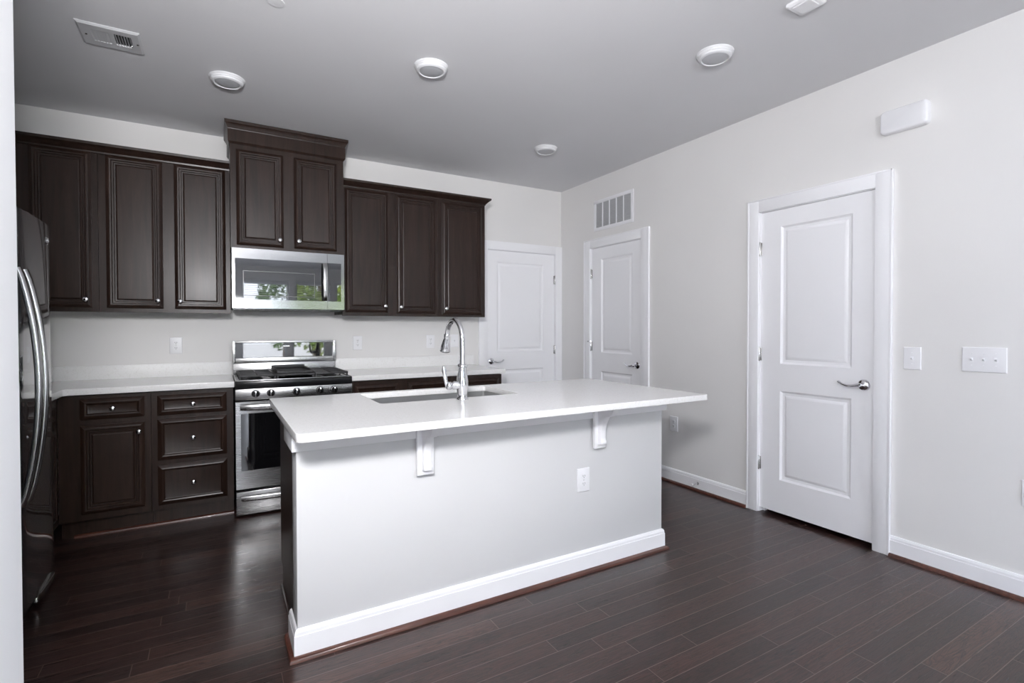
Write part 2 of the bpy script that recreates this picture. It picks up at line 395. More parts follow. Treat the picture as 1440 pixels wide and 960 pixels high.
# ------------------------------------------------------------------ doors
SLAB_RINGS = [(0, 0), (.003, -.003), (.012, -.011), (.020, -.013), (.028, -.013), (.044, -.005), (.050, -.0045)]
def slab(fr, u0, u1, v0, v1, panels, th=.035):
    mb = MB(); us = [u0, panels[0][0], panels[0][1], u1]
    vs = [v0, panels[0][2], panels[0][3], panels[1][2], panels[1][3], v1]
    for i in range(3):
        for j in range(5):
            if i == 1 and j in (1, 3): continue
            mb.add([fr(us[i], vs[j], 0), fr(us[i+1], vs[j], 0), fr(us[i+1], vs[j+1], 0), fr(us[i], vs[j+1], 0)], [(0, 1, 2, 3)])
    for (a, b, c, d) in panels:
        mb.loft([[fr(a+i, c+i, w), fr(b-i, c+i, w), fr(b-i, d-i, w), fr(a+i, d-i, w)] for i, w in SLAB_RINGS], caps=False)
        i, w = SLAB_RINGS[-1]
        mb.add([fr(a+i, c+i, w), fr(b-i, c+i, w), fr(b-i, d-i, w), fr(a+i, d-i, w)], [(0, 1, 2, 3)])
    mb.loft([[fr(u0, v0, w), fr(u1, v0, w), fr(u1, v1, w), fr(u0, v1, w)] for w in (0, -th)], caps=False)
    mb.add([fr(u0, v0, -th), fr(u1, v0, -th), fr(u1, v1, -th), fr(u0, v1, -th)], [(0, 3, 2, 1)])
    # weld
    bm = bmesh.new(); vv = [bm.verts.new(p) for p in mb.v]
    for f in mb.f: bm.faces.new([vv[k] for k in f])
    bmesh.ops.remove_doubles(bm, verts=bm.verts, dist=1e-5); bm.verts.index_update()
    out = MB(); out.add([v.co.copy() for v in bm.verts], [tuple(v.index for v in f.verts) for f in bm.faces]); bm.free(); return out
def door(name, label, fr, o0, o1, c0, c1, panel, hinge_u, lever_u, lever_dir, loc, back=False, hz=(1.811, 1.09, .34), stop=None):
    """fr: wall-plane frame; opening o0..o1, casing outer c0..c1"""
    t = Thing(name, label, 'door', loc, kind='structure')
    sh = -.008
    fs = lambda u, v, w: fr(u, v, w+sh)
    p0, p1 = panel
    t.part('slab', slab(fs, o0+.004, o1-.004, .030, ZO-.005, [(p0, p1, .250, .849), (p0, p1, 1.030, 1.945)]), M_TRIM, bevel=0, smooth=25)
    mb = MB(); zc = 2.1465
    # casing: three flat boards with an eased back band
    for (a, b, z0, z1) in ((c0, o0, 0, zc), (o1, c1, 0, zc), (o0, o1, ZO, zc)): fbox(mb, fr, a, b, z0, z1, .0005, .018)
    if not back:
        for (a, b) in ((c0-.001, c0+.010), (c1-.010, c1+.001)): fbox(mb, fr, a, b, 0, zc+.001, .0005, .021)
        fbox(mb, fr, c0, c1, zc-.009, zc+.001, .0005, .021)
    t.part('casing', mb, M_TRIM, bevel=.002)
    mb = MB()   # jamb and stop
    for (a, b) in ((o0-.0, o0+.003), (o1-.003, o1)): fbox(mb, fr, a, b, 0, ZO, -.11, .0004)
    fbox(mb, fr, o0, o1, ZO-.003, ZO, -.11, .0004)
    for (a, b) in ((o0, o0+.018), (o1-.018, o1)): fbox(mb, fr, a, b, 0, ZO, -.075, -.045)
    t.part('jamb', mb, M_TRIM, smooth=0)
    for z in hz:
        mb = MB(); s = 1 if hinge_u == o1 else -1
        c = fr(hinge_u-s*.001, z-.045, .002)
        mb.lathe([(.0001, -.003), (.005, -.003), (.0062, 0), (.0062, .09), (.005, .093), (.0001, .093)], c, 'z', 12)
        fbox(mb, fr, hinge_u-s*.013, hinge_u-s*.001, z-.044, z+.044, -.0075, -.0055)
        t.part('hinge', mb, M_NICKEL)
    if stop is not None:
        mb = MB(); c = Vector(fr(hinge_u, stop, .010))
        mb.lathe([(.0001, 0), (.008, 0), (.008, .006), (.0001, .006)], c, 'z', 12)
        e1 = Vector(fr(hinge_u+.018, stop+.003, .022)); e2 = Vector(fr(hinge_u-.018, stop+.003, .020))
        mb.tube([c, e1], .0035, 8); mb.tube([c, e2], .0035, 8)
        for e, d in ((e1, (e1-c)), (e2, (e2-c))): mb.lathe([(.0001, 0), (.008, 0), (.008, .007), (.0001, .007)], e, d, 12)
        t.part('hinge_stop', mb, M_CHROME)
    mb = MB(); z = .937
    w = Vector(fr(0, 0, 1))-Vector(fr(0, 0, 0)); c = fs(lever_u, z, 0)
    mb.lathe([(.0001, 0), (.033, 0), (.033, .004), (.029, .009), (.018, .012), (.012, .016), (.011, .040), (.013, .044), (.013, .052), (.009, .056), (.0001, .057)], c, w, 28)
    hd = t.part('door_handle', mb, M_CHROME)
    pts = []; rad = []
    for i in range(15):
        q = i/14; pts.append(fs(lever_u+lever_dir*(.006+.115*q), z+.004*math.cos(q*PI*1.0)-.009*math.sin(q*PI*1.15)+.014*q**2, .046+.012*math.sin(q*PI)-.004*q)); rad.append(.0105-.0045*math.sin(q*PI*.5)+(.0015 if q > .9 else 0))
    hd2 = MB().tube(pts, rad, 12, .75)
    t.part('lever', hd2, M_CHROME, under=hd)
    return t
door('door_1', 'nearest white two-panel door on the right wall, beside the light switches', face_mx(0), A[0], A[1], -3.1444, -2.2613, (-2.931, -2.489), A[1], -2.999, 1, (0, (A[0]+A[1])/2, 0))
door('door_2', 'narrow white two-panel door under the return air grille', face_mx(0), B[0], B[1], -1.3133, -.4182, (-1.089, -.658), B[1], -1.155, 1, (0, (B[0]+B[1])/2, 0), stop=1.135)
door('door_3', 'white two-panel door on the back wall beside the dark cabinets', face_my(0), Cx[0], Cx[1], -1.005, -.0006, (-.790, -.226), Cx[1], -.858, 1, ((Cx[0]+Cx[1])/2, 0, 0), back=True, hz=(1.79, 1.04, .30))

# ------------------------------------------------------------------ dark cabinets
def knob(t, under, fr, u, v, w):
    c = fr(u, v, w); d = Vector(fr(u, v, w+1))-Vector(c)
    t.part('knob', MB().lathe(KNOB, c, d, 20), M_CHROME, under=under, label='polished chrome knob')
def wall_cabinet(label, x0, x1, z0, z1, yf, doors, group='dark wall cabinets'):
    """doors: (u0,u1,v0,v1,knob_u)"""
    t = Thing('wall_cabinet', label, 'cabinet', ((x0+x1)/2, -.0015, z0), group)
    mb = MB().box(x0+.0005, x1-.0005, yf+.019, -.0015, z0+.012, z1)
    t.part('carcass', mb, M_WOOD, smooth=0)
    mb = MB(); us = [x0+.0005]+[q for d in doors for q in (d[0]+.014, d[1]-.014)]+[x1-.0005]
    v0, v1 = doors[0][2]+.014, doors[0][3]-.014
    for i in range(0, len(us), 2): mb.box(us[i], us[i+1], yf, yf+.019, z0, z1)
    for i in range(1, len(us)-1, 2): mb.box(us[i], us[i+1], yf, yf+.019, z0, v0); mb.box(us[i], us[i+1], yf, yf+.019, v1, z1)
    t.part('face_frame', mb, M_WOOD, smooth=0)
    fr = face_my(yf-.001)
    for (a, b, c, d, ku) in doors:
        dd = t.part('door', panel_front(MB(), fr, a, b, c, d), M_WOOD, smooth=20)
        knob(t, dd, fr, ku, c+.052, .021)
    return t
Y1 = -.328
wall_cabinet('dark single-door wall cabinet in the left corner beside the refrigerator', -4.673, -3.903, 1.378, 2.42, Y1, [(-4.235, -3.935, 1.405, 2.400, -3.965)])
wall_cabinet('dark two-door wall cabinet left of the microwave', -3.902, -3.156, 1.378, 2.42, Y1, [(-3.862, -3.556, 1.405, 2.396, -3.586), (-3.491, -3.184, 1.405, 2.396, -3.461)])
wall_cabinet('dark two-door wall cabinet just right of the microwave', -2.374, -1.560, 1.372, 2.42, Y1, [(-2.353, -2.008, 1.400, 2.390, -2.038), (-1.935, -1.590, 1.396, 2.384, -1.905)])
wall_cabinet('dark single-door wall cabinet at the right end beside the back door', -1.559, -1.098, 1.372, 2.42, Y1, [(-1.526, -1.132, 1.392, 2.378, -1.496)])
cab = wall_cabinet('tall dark two-door wall cabinet above the microwave, topped by a deep crown', -3.154, -2.376, 1.846, 2.60, -.398, [(-3.117, -2.809, 1.866, 2.545, -2.838), (-2.737, -2.430, 1.868, 2.545, -2.708)])
CROWN = [(0, 0), (.006, .002), (.008, .012), (.014, .016), (.022, .026), (.034, .036), (.040, .040), (.046, .044), (.048, .060), (.0, .060)]
def crown_mb(x0, x1, yf, z0, prof, L, R):
    mb = MB(); rings = []
    for o, z in prof: rings.append([(x0-(o if L else 0), -.0015, z0+z), (x0-(o if L else 0), yf-o, z0+z), (x1+(o if R else 0), yf-o, z0+z), (x1+(o if R else 0), -.0015, z0+z)])
    return mb.loft(rings, caps=True)
single('crown_moulding', crown_mb(-4.673, -3.1565, Y1, 2.4205-.022, [(max(o, .0012), z) for o, z in CROWN], False, False), M_WOOD, 'dark crown moulding along the top of the left wall cabinets', 'moulding', (-3.9, -.33, 2.40), 'dark crown mouldings', smooth=30)
single('crown_moulding', crown_mb(-2.3735, -1.098, Y1, 2.4205-.022, [(max(o, .0012), z) for o, z in CROWN], False, True), M_WOOD, 'dark crown moulding along the top of the right wall cabinets', 'moulding', (-1.7, -.33, 2.40), 'dark crown mouldings', smooth=30)
# deep crown of the tall cabinet: frieze board and crown, both parts of that cabinet
FR = [(.0012, 0), (.005, .002), (.010, .010), (.014, .014), (.014, .098), (.018, .100), (.020, .106), (.026, .110), (.030, .118), (.040, .128), (.046, .134), (.052, .138), (.054, .158), (0, .158)]
cb = Thing.__new__(Thing); cb.e = cab.e; cb.o = cab.o
cb.part('crown', crown_mb(-3.1535, -2.3765, -.398, 2.580, [(o*.62 if o > .014 else o, z) for o, z in FR], True, True), M_WOOD, smooth=30)

def base_cabinet(label, x0, x1, fr, w_back, doors, drawers, kick, group='dark base cabinets'):
    """fr at the face-frame plane, w outwards; doors/drawers (u0,u1,v0,v1,ku,kv)"""
    c = fr((x0+x1)/2, 0, -w_back); t = Thing('base_cabinet', label, 'cabinet', c, group)
    a, b = x0+.0005, x1-.0005
    mb = MB(); fbox(mb, fr, a, b, .115, .868, -w_back, -.019); t.part('carcass', mb, M_WOOD, smooth=0)
    mb = MB(); fbox(mb, fr, a, b, .115, .868, -.0188, 0); t.part('face_frame', mb, M_WOOD, smooth=0)
    mb = MB(); fbox(mb, fr, a, b, 0, .1145, -w_back, -kick); t.part('toe_kick', mb, M_WOOD, smooth=0)
    f2 = lambda u, v, w: fr(u, v, w+.001)
    for (u0, u1, v0, v1, ku, kv) in drawers:
        d = t.part('drawer', panel_front(MB(), f2, u0, u1, v0, v1, DRAWER_PROF), M_WOOD, smooth=20); knob(t, d, f2, ku, kv, .0105)
    for (u0, u1, v0, v1, ku, kv) in doors:
        d = t.part('door', panel_front(MB(), f2, u0, u1, v0, v1), M_WOOD, smooth=20); knob(t, d, f2, ku, kv, .021)
    return t
YB = -.607
fb = face_my(YB)
base_cabinet('dark base cabinet with one drawer over one door, beside the left corner', -4.059, -3.609, fb, .600, [(-3.955, -3.641, .155, .688, -3.668, .632)], [(-3.955, -3.641, .722, .848, -3.798, .785)], .062)
base_cabinet('dark three-drawer base cabinet left of the range', -3.608, -3.152, fb, .600, [], [(-3.575, -3.191, .718, .846, -3.383, .782), (-3.575, -3.191, .432, .694, -3.383, .563), (-3.575, -3.191, .146, .400, -3.383, .273)], .062)
base_cabinet('dark base cabinet along the left wall beside the refrigerator', -1.115, -.609, face_px(-4.060), .600, [(-1.095, -.72, .155, .688, -1.06, .632)], [(-1.095, -.72, .722, .848, -.905, .785)], .062)
base_cabinet('dark two-drawer base cabinet right of the range, behind the sink faucet', -2.370, -1.560, fb, .600, [(-2.353, -2.008, .155, .688, -2.035, .632), (-1.935, -1.590, .155, .688, -1.908, .632)], [(-2.353, -2.008, .712, .840, -2.18, .766), (-1.935, -1.590, .712, .840, -1.762, .766)], .062)
base_cabinet('dark base cabinet at the right end of the back counter', -1.559, -1.078, fb, .600, [(-1.526, -1.112, .155, .688, -1.499, .632)], [(-1.526, -1.112, .712, .840, -1.319, .766)], .062)
single('trim_3', along_x([(o-.014, z) for o, z in SHOE_PROF], -.5455, -4.0, -3.152), M_SHOE, 'brown shoe moulding along the toe kick of the left base cabinets', 'moulding', kind='structure')
single('trim_4', along_x([(o-.014, z) for o, z in SHOE_PROF], -.5455, -2.370, -1.078), M_SHOE, 'brown shoe moulding along the toe kick right of the range', 'moulding', kind='structure')

# countertops with their upstands
ZT = .914; ZB = .8685
r = .03; arc = [(-4.022+.03-.03*math.cos(a), -.648-.03+.03*math.sin(a)) for a in [i/6*PI/2 for i in range(7)]]
outer = [(-4.673, -1.125), (-4.022, -1.125)]+arc+[(-3.146, -.648), (-3.146, -.0015), (-4.673, -.0015)]
t = Thing('countertop', 'white quartz counter turning the left corner beside the refrigerator', 'countertop', (-3.9, -.0015, ZB), 'back wall quartz counters')
t.part('slab', slab_curve(outer, [], ZT-.038, ZT), M_QUARTZ, smooth=30)
mb = MB().box(-4.653, -3.147, -.0205, -.0015, ZT+.0003, 1.012); mb.box(-4.673, -4.6535, -1.12, -.0015, ZT+.0003, 1.012)
t.part('backsplash', mb, M_SPLASH, bevel=.0015)
t = Thing('countertop', 'white quartz counter right of the range, behind the faucet', 'countertop', (-1.7, -.0015, ZB), 'back wall quartz counters')
t.part('slab', slab_curve([(-2.374, -.648), (-1.060, -.648), (-1.060, -.0015), (-2.374, -.0015)], [], ZT-.038, ZT), M_QUARTZ, smooth=30)
t.part('backsplash', MB().box(-2.372, -1.062, -.0205, -.0015, ZT+.0003, 1.012), M_SPLASH, bevel=.0015)

# ------------------------------------------------------------------ refrigerator
t = Thing('refrigerator', 'tall glossy black refrigerator with curved handles at the left edge', 'refrigerator', (-4.3, -1.60, 0))
FX = -3.957; fy0, fy1, fs = -2.075, -1.165, -1.640
t.part('case', MB().box(-4.66, FX-.085, fy0+.004, fy1-.004, .02, 1.755), M_BLACK, bevel=.004)
def fdoor(y0, y1):
    mb = MB(); n = 10
    prof = []
    for i in range(n+1):
        q = i/n; y = y0+(y1-y0)*q; prof.append((FX-.006*(abs(2*q-1)**4), y))
    poly = [(FX-.082, y0)]+prof+[(FX-.082, y1)]
    return mb.prism(poly, 'z', .056, 1.782)
d1 = t.part('door', fdoor(fs+.003, fy1), M_FRIDGE, bevel=.004, smooth=30)
d2 = t.part('door', fdoor(fy0, fs-.003), M_FRIDGE, bevel=.004, smooth=30)
def fhandle(y):
    pts = []
    for i in range(25):
        q = i/24; z = .53+.99*q; pts.append((FX+.004+.062*math.sin(q*PI)**.75, y, z))
    mb = MB().tube(pts, .019, 14, .72, flat_dir=(0, 1, 0)); return mb
t.part('handle', fhandle(fs+.045), M_HANDLE, under=d1, label='long bowed steel handle', smooth=50)
t.part('handle', fhandle(fs-.045), M_HANDLE, under=d2, label='long bowed steel handle', smooth=50)
mb = MB().lathe([(.0001, 0), (.021, 0), (.021, .002), (.019, .0035), (.0165, .003), (.015, .002), (.0001, .0025)], (FX-.0012, fy1-.062, 1.70), 'x', 24)
for a in range(3):
    mb.tube([(FX+.002, fy1-.062+.011*math.cos(q*.7+a*2.1), 1.70+.011*math.sin(q*.7+a*2.1)) for q in range(4)], .0016, 6)
t.part('emblem', mb, M_CHROME, under=d1, label='small round chrome emblem')
t.part('kick_grille', MB().box(FX-.10, FX-.020, fy0+.02, fy1-.02, .010, .052), M_BLACK, bevel=.003)
mb = MB()
mb.prism([(FX-.019, fy1-.012), (FX-.002, fy1-.012), (FX+.006, fy1-.05), (FX+.006, fy1-.22), (FX+.001, fy1-.31), (FX-.019, fy1-.31)], 'z', .026, .053)
t.part('bottom_trim', mb, M_NICKEL, bevel=.005, label='bright trim under the right door')
for y in (fy0+.06, fy1-.06):
    for x in (-4.58, -4.08): t.part('foot', MB().lathe([(.0001, 0), (.018, 0), (.018, .022), (.0001, .022)], (x, y, 0), 'z', 12), M_BLACK)

# ------------------------------------------------------------------ range
RX0, RX1 = -3.1425, -2.3805
RC = (RX0+RX1)/2
t = Thing('range', 'stainless steel gas range with black cooktop and mirrored back panel', 'stove', (RC, -.05, 0))
t.part('body', MB().box(RX0+.002, RX1-.002, -.640, -.06, .02, .895), M_BLACK, bevel=.002)
fr = face_my(-.640)
mb = MB(); fbox(mb, fr, RX0, RX1, .787, .862, .0005, .040)
cp = t.part('control_panel', mb, M_STEEL, bevel=.003)
for x in (-3.020, -2.926, -2.763, -2.607, -2.509):
    k = t.part('knob', MB().lathe([(.0001, 0), (.026, 0), (.026, .004), (.0215, .007), (.0215, .026), (.019, .029), (.0001, .029)], (x, -.6805, .829), '-y', 28), M_BLACK, under=cp, label='black knob with bright steel grip')
    mb = MB(); fbox(mb, face_my(-.6805), x-.006, x+.006, .8085, .8495, .0285, .041)
    mb.lathe([(.0218, .010), (.0235, .012), (.0235, .022), (.0218, .024)], (x, -.6805, .829), '-y', 28)
    t.part('knob_grip', mb, M_CHROME, under=cp, bevel=.0015)
# oven door
mb = MB(); y0 = -.6405
W0, W1, V0, V1 = -3.110, -2.414, .312, .697
for (a, b, c, d) in ((RX0+.002, W0, .190, .776), (W1, RX1-.002, .190, .776), (W0, W1, .190, V0), (W0, W1, V1, .776)): fbox(mb, fr, a, b, c, d, .0005, .040)
od = t.part('oven_door', mb, M_STEEL, smooth=0)
mb = MB(); fbox(mb, fr, W0-.001, W1+.001, V0-.001, V1+.001, .004, .0395); t.part('oven_window', mb, M_GLASSB, under=od, smooth=0)
mb = MB()
pts = [(RX0+.030+(RX1-RX0-.06)*i/20, -.680-.012-.030*math.sin(PI*i/20)**.6, .742) for i in range(21)]
mb.tube(pts, .021, 14, .35, flat_dir=(0, 0, 1)); t.part('handle', mb, M_STEEL, under=od, smooth=50)
mb = MB()
for (a, b) in ((-3.11, -2.985), (-2.955, -2.60), (-2.57, -2.41)): fbox(mb, fr, a, b, .7795, .7845, .010, .036)
t.part('door_vent', mb, M_BLACK, smooth=0)
# lower drawer with a crescent pull
mb = MB(); fbox(mb, fr, RX0+.002, RX1-.002, .014, .170, .0005, .040); dr = t.part('drawer', mb, M_STEEL, bevel=.002)
mb = MB(); pts = []
for i in range(21):
    q = i/20; x = RX0+.032+(RX1-RX0-.064)*q; pts.append((x, -.682-.030*math.sin(PI*q)**.7, .126))
mb.tube(pts, .019, 14, .40, flat_dir=(0, 0, 1)); t.part('drawer_pull', mb, M_STEEL, under=dr, smooth=50)
# cooktop
mb = MB().box(RX0, RX1, -.668, -.065, .8955, .915); mb.box(RX0, RX1, -.680, -.640, .864, .9145)
ct = t.part('cooktop', mb, M_BLACK, bevel=.004)
mb = MB().box(RX0+.004, RX1-.004, -.676, -.669, .9155, .921); mb.box(RX0+.004, RX0+.012, -.67, -.12, .9155, .921); mb.box(RX1-.012, RX1-.004, -.67, -.12, .9155, .921)
t.part('cooktop_rim', mb, M_STEEL, under=ct, bevel=.002)
def grate(x0, x1):
    mb = MB(); z0, z1 = .938, .952
    for y in (-.645, -.150): mb.box(x0, x1, y-.007, y+.007, z0, z1)
    for x in (x0, x1): mb.box(x-.007, x+.007, -.652, -.143, z0, z1)
    n = 5
    for i in range(1, n): y = -.645+.495*i/n; mb.box(x0, x1, y-.005, y+.005, z0+.002, z1)
    xm = (x0+x1)/2; mb.box(xm-.005, xm+.005, -.645, -.150, z0+.001, z1-.0005)
    for x in (x0, x1):
        for y in (-.645, -.40, -.150): mb.box(x-.006, x+.006, y-.006, y+.006, .9152, z0)
    return mb
t.part('grate', grate(RX0+.030, RC-.135), M_IRON, bevel=.002)
t.part('grate', grate(RC+.135, RX1-.030), M_IRON, bevel=.002)
t.part('grate', grate(RC-.118, RC+.118), M_IRON, bevel=.002)
for bx in (RX0+.13, RX1-.13):
    for by in (-.53, -.27): t.part('burner', MB().lathe([(.0001, 0), (.046, 0), (.046, .008), (.034, .010), (.034, .018), (.0001, .019)], (bx, by, .9152), 'z', 24), M_IRON)
mb = MB()   # griddle plate with raised front and back lips on the middle grate
x0, x1 = RC-.118, RC+.118
mb.loft([[(x0+.008, y, z), (x1-.008, y, z), (x1-.008, y, z+.006), (x0+.008, y, z+.006)] for y, z in ((-.600, .953), (-.585, .953), (-.20, .953), (-.17, .980))])
mb.box(x0, x0+.012, -.600, -.18, .953, .975); mb.box(x1-.012, x1, -.600, -.18, .953, .975); mb.box(x0, x1, -.19, -.165, .953, .985)
mb.prism([(x0, .953), (x1, .953), (x1, .968), (RC+.07, .968), (RC+.055, .958), (RC-.055, .958), (RC-.07, .968), (x0, .968)], 'y', -.612, -.598)
t.part('griddle', mb, M_IRON, bevel=.002)
# backguard
fr = face_my(-.062)
mb = MB(); fbox(mb, fr, RX0+.004, RX1-.004, .895, 1.0, 0, .012)
t.part('riser', mb, M_STEEL, bevel=.002)
mb = MB(); y1 = .045
for (a, b, c, d) in ((RX0, RX0+.020, 1.003, 1.172), (RX1-.020, RX1, 1.003, 1.172), (RX0+.020, RX1-.020, 1.003, 1.040), (RX0+.020, RX1-.020, 1.155, 1.172)): fbox(mb, fr, a, b, c, d, -.045, .030)
bgd = t.part('backguard', mb, M_STEEL, bevel=.0015)
mb = MB(); fbox(mb, fr, RX0+.0195, RX1-.0195, 1.0395, 1.1555, -.040, .027)
t.part('display_panel', mb, M_GLASSB, under=bgd, smooth=0)
mb = MB(); fbox(mb, fr, RC-.022, RC+.022, 1.127, 1.133, .0272, .0278); t.part('logo', mb, M_NICKEL, under=bgd, smooth=0)

# ------------------------------------------------------------------ microwave
t = Thing('microwave', 'stainless over-the-range microwave under the tall wall cabinet', 'microwave', (RC, -.0015, 1.41))
MX0, MX1 = -3.1485, -2.3765; ZM0, ZM1 = 1.412, 1.8445
t.part('case', MB().box(MX0+.002, MX1-.002, -.372, -.0015, ZM0+.008, ZM1), M_BLACK, bevel=.002)
fr = face_my(-.372); SX = -2.503
mb = MB()
for (a, b, c, d) in ((MX0, -3.129, ZM0+.003, ZM1), (-3.129, SX-.001, ZM0+.003, 1.478), (-3.129, SX-.001, 1.772, ZM1)): fbox(mb, fr, a, b, c, d, .0005, .038)
dd = t.part('door', mb, M_STEELM, smooth=0)
mb = MB(); fbox(mb, fr, -3.1295, SX-.001, 1.4775, 1.7725, .0005, .0372); t.part('door_glass', mb, M_GLASSB, under=dd, smooth=0)
mb = MB(); fr2 = face_my(-.372-.0372)
for (a, b, c, d) in ((-3.079, -2.594, 1.682, 1.686), (-3.079, -2.594, 1.505, 1.509), (-3.079, -3.075, 1.509, 1.682), (-2.598, -2.594, 1.509, 1.682)): fbox(mb, fr2, a, b, c, d, .0001, .0006)
t.part('window_outline', mb, mat('grey_print', (.10, .10, .10), .3), under=dd, smooth=0)
mb = MB(); pts = []
for i in range(17):
    q = i/16; pts.append((-2.522, -.4095-.014-.022*math.sin(PI*q)**.6, 1.484+.282*q))
mb.tube(pts, .019, 14, .35, flat_dir=(1, 0, 0)); t.part('handle', mb, M_HANDLE, under=dd, smooth=50)
mb = MB(); fbox(mb, fr2, -2.785, -2.725, 1.806, 1.814, .0009, .0016); t.part('logo', mb, M_STEELM, under=dd, smooth=0)
mb = MB()
for (a, b, c, d) in ((-2.400, MX1, ZM0+.003, ZM1), (SX+.001, -2.400, ZM0+.003, 1.478), (SX+.001, -2.400, 1.774, ZM1)): fbox(mb, fr, a, b, c, d, .0005, .038)
pn = t.part('control_panel', mb, M_STEELM, smooth=0)
mb = MB(); fbox(mb, fr, SX+.001, -2.3995, 1.4775, 1.7745, .0005, .0372); t.part('keypad', mb, M_GLASSB, under=pn, smooth=0)
mb = MB().box(MX0+.01, MX1-.01, -.395, -.02, ZM0-.004, ZM0+.0075)
for i in range(6): mb.box(MX0+.03+i*.06, MX0+.075+i*.06, -.385, -.30, ZM0-.008, ZM0-.004)
mb.box(-2.47, -2.40, -.400, -.33, ZM0-.012, ZM0-.004)
t.part('bottom_vent', mb, M_BLACK, smooth=0)

# ------------------------------------------------------------------ island
IX0, IX1 = -2.985, -1.037
t = Thing('kitchen_island', 'white island base with dark cabinets on its far side', 'island', (-2.0, -2.1, 0))
t.part('knee_wall', MB().box(IX0, IX1, -2.437, -2.315, 0, .8835), M_KNEE, bevel=.002)
mb = MB()   # flat apron wrapping the top of the knee wall
mb.box(IX0-.018, IX1+.019, -2.4555, -2.4373, .800, .8835); mb.box(IX0-.018, IX0-.0003, -2.4373, -2.20, .800, .8835); mb.box(IX1+.0003, IX1+.019, -2.4373, -2.20, .800, .8835)
t.part('apron', mb, M_TRIM, bevel=.0015)
def wrap(prof):
    rings = []
    for o, z in prof: rings.append([(IX0-o, -2.27, z), (IX0-o, -2.4372-o, z), (IX1+o, -2.4372-o, z), (IX1+o, -2.27, z)])
    return MB().loft(rings+[rings[0]], caps=False, closed=False)
t.part('baseboard', wrap([(.0003, .0), (.014, 0), (.014, .091), (.0118, .0925), (.0112, .104), (.007, .113), (.0003, .1165)]), M_TRIM, smooth=18)
t.part('shoe_moulding', wrap([(.0143, 0), (.031, 0), (.030, .008), (.026, .015), (.020, .018), (.0143, .019)]), M_SHOE, smooth=40)
for cx in (-2.4775, -1.520):
    mb = MB().box(cx-.0375, cx+.0375, -2.474, -2.4557, .645, .8832)
    b = t.part('corbel', mb, M_TRIM, bevel=.002, label='white scrolled bracket under the overhang')
    prof = [(-2.474, .8832)]; n = 8
    prof += [(-2.474-.118, .8832), (-2.474-.118, .868)]
    for i in range(n+1):
        q = i/n; prof.append((-2.474-.118+.022*(1-math.cos(q*PI/2))+.040*q*q, .868-.052*math.sin(q*PI/2)))
    for i in range(1, n+1):
        q = i/n; prof.append((-2.474-.056+.036*q+.012*math.sin(q*PI), .816-.112*q))
    prof += [(-2.474-.020, .694), (-2.474-.026, .686), (-2.474-.026, .668), (-2.474, .664)]
    mb = MB().prism(prof, 'x', cx-.0165, cx+.0175)
    t.part('bracket', mb, M_TRIM, under=b, bevel=.0015)
# dark cabinets facing the range
KX0, KX1 = IX0+.014, IX1-.014
mb = MB().box(KX0, KX1, -2.3148, -1.722, .105, .66); mb.box(KX0, -2.64, -2.3148, -1.722, .66, .8832); mb.box(-1.75, KX1, -2.3148, -1.722, .66, .8832)
mb.box(-2.64, -1.75, -1.7285, -1.722, .66, .8832)
mb.box(KX0, KX1, -2.3148, -1.80, 0, .105)
t.part('cabinet_body', mb, M_WOOD, smooth=0)
fr = face_py(-1.7215)
xs = [KX0+.012+(KX1-KX0-.024)*i/4 for i in range(5)]
for i in range(4):
    a, b = xs[i]+.012, xs[i+1]-.012
    d = t.part('door', panel_front(MB(), fr, a, b, .135, .70), M_WOOD, smooth=20)
    knob(t, d, fr, (b-.03 if i % 2 == 0 else a+.03), .645, .021)
    d = t.part('drawer', panel_front(MB(), fr, a, b, .722, .860, DRAWER_PROF), M_WOOD, smooth=20)
    knob(t, d, fr, (a+b)/2, .791, .0105)
t.part('end_shoe', MB().box(KX0-.012, KX0-.0003, -2.268, -1.81, 0, .016), M_WOOD, bevel=.003)

SX0, SX1, SY0, SY1 = -2.578, -1.818, -2.150, -1.735
outer = round_rect(-3.0166, -.9737, -2.7038, -1.680, [.030, .012, .012, .012])
hole = round_rect(SX0, SX1, SY0, SY1, .018)
single('countertop', slab_curve(outer, [hole], .884, ZT), M_QUARTZ, 'large white quartz island top with an undermount sink cut-out', 'countertop', (-2.0, -2.19, .884), smooth=30)

t = Thing('sink', 'undermount stainless steel sink sunk in the island top', 'sink', ((SX0+SX1)/2, (SY0+SY1)/2, .67))
mb = MB(); rings = []
for (e, z, rr) in ((.006, .8835, .03), (-.004, .8835, .018), (-.004, .87, .018), (-.006, .72, .02), (-.012, .695, .03), (-.030, .684, .04), (-.12, .680, .05)):
    rings.append([(p[0], p[1], z) for p in round_rect(SX0-e, SX1+e, SY0-e, SY1+e, rr)])
mb.loft(rings, caps=False); n = len(rings[-1]); base = len(mb.v)-n; mb.f.append(tuple(range(base, base+n)))
t.part('basin', mb, M_SINK, smooth=50)
t.part('drain', MB().lathe([(.0001, 0), (.045, 0), (.043, .003), (.030, .002), (.0001, .0015)], (-2.2, -1.93, .6805), 'z', 24), M_CHROME)

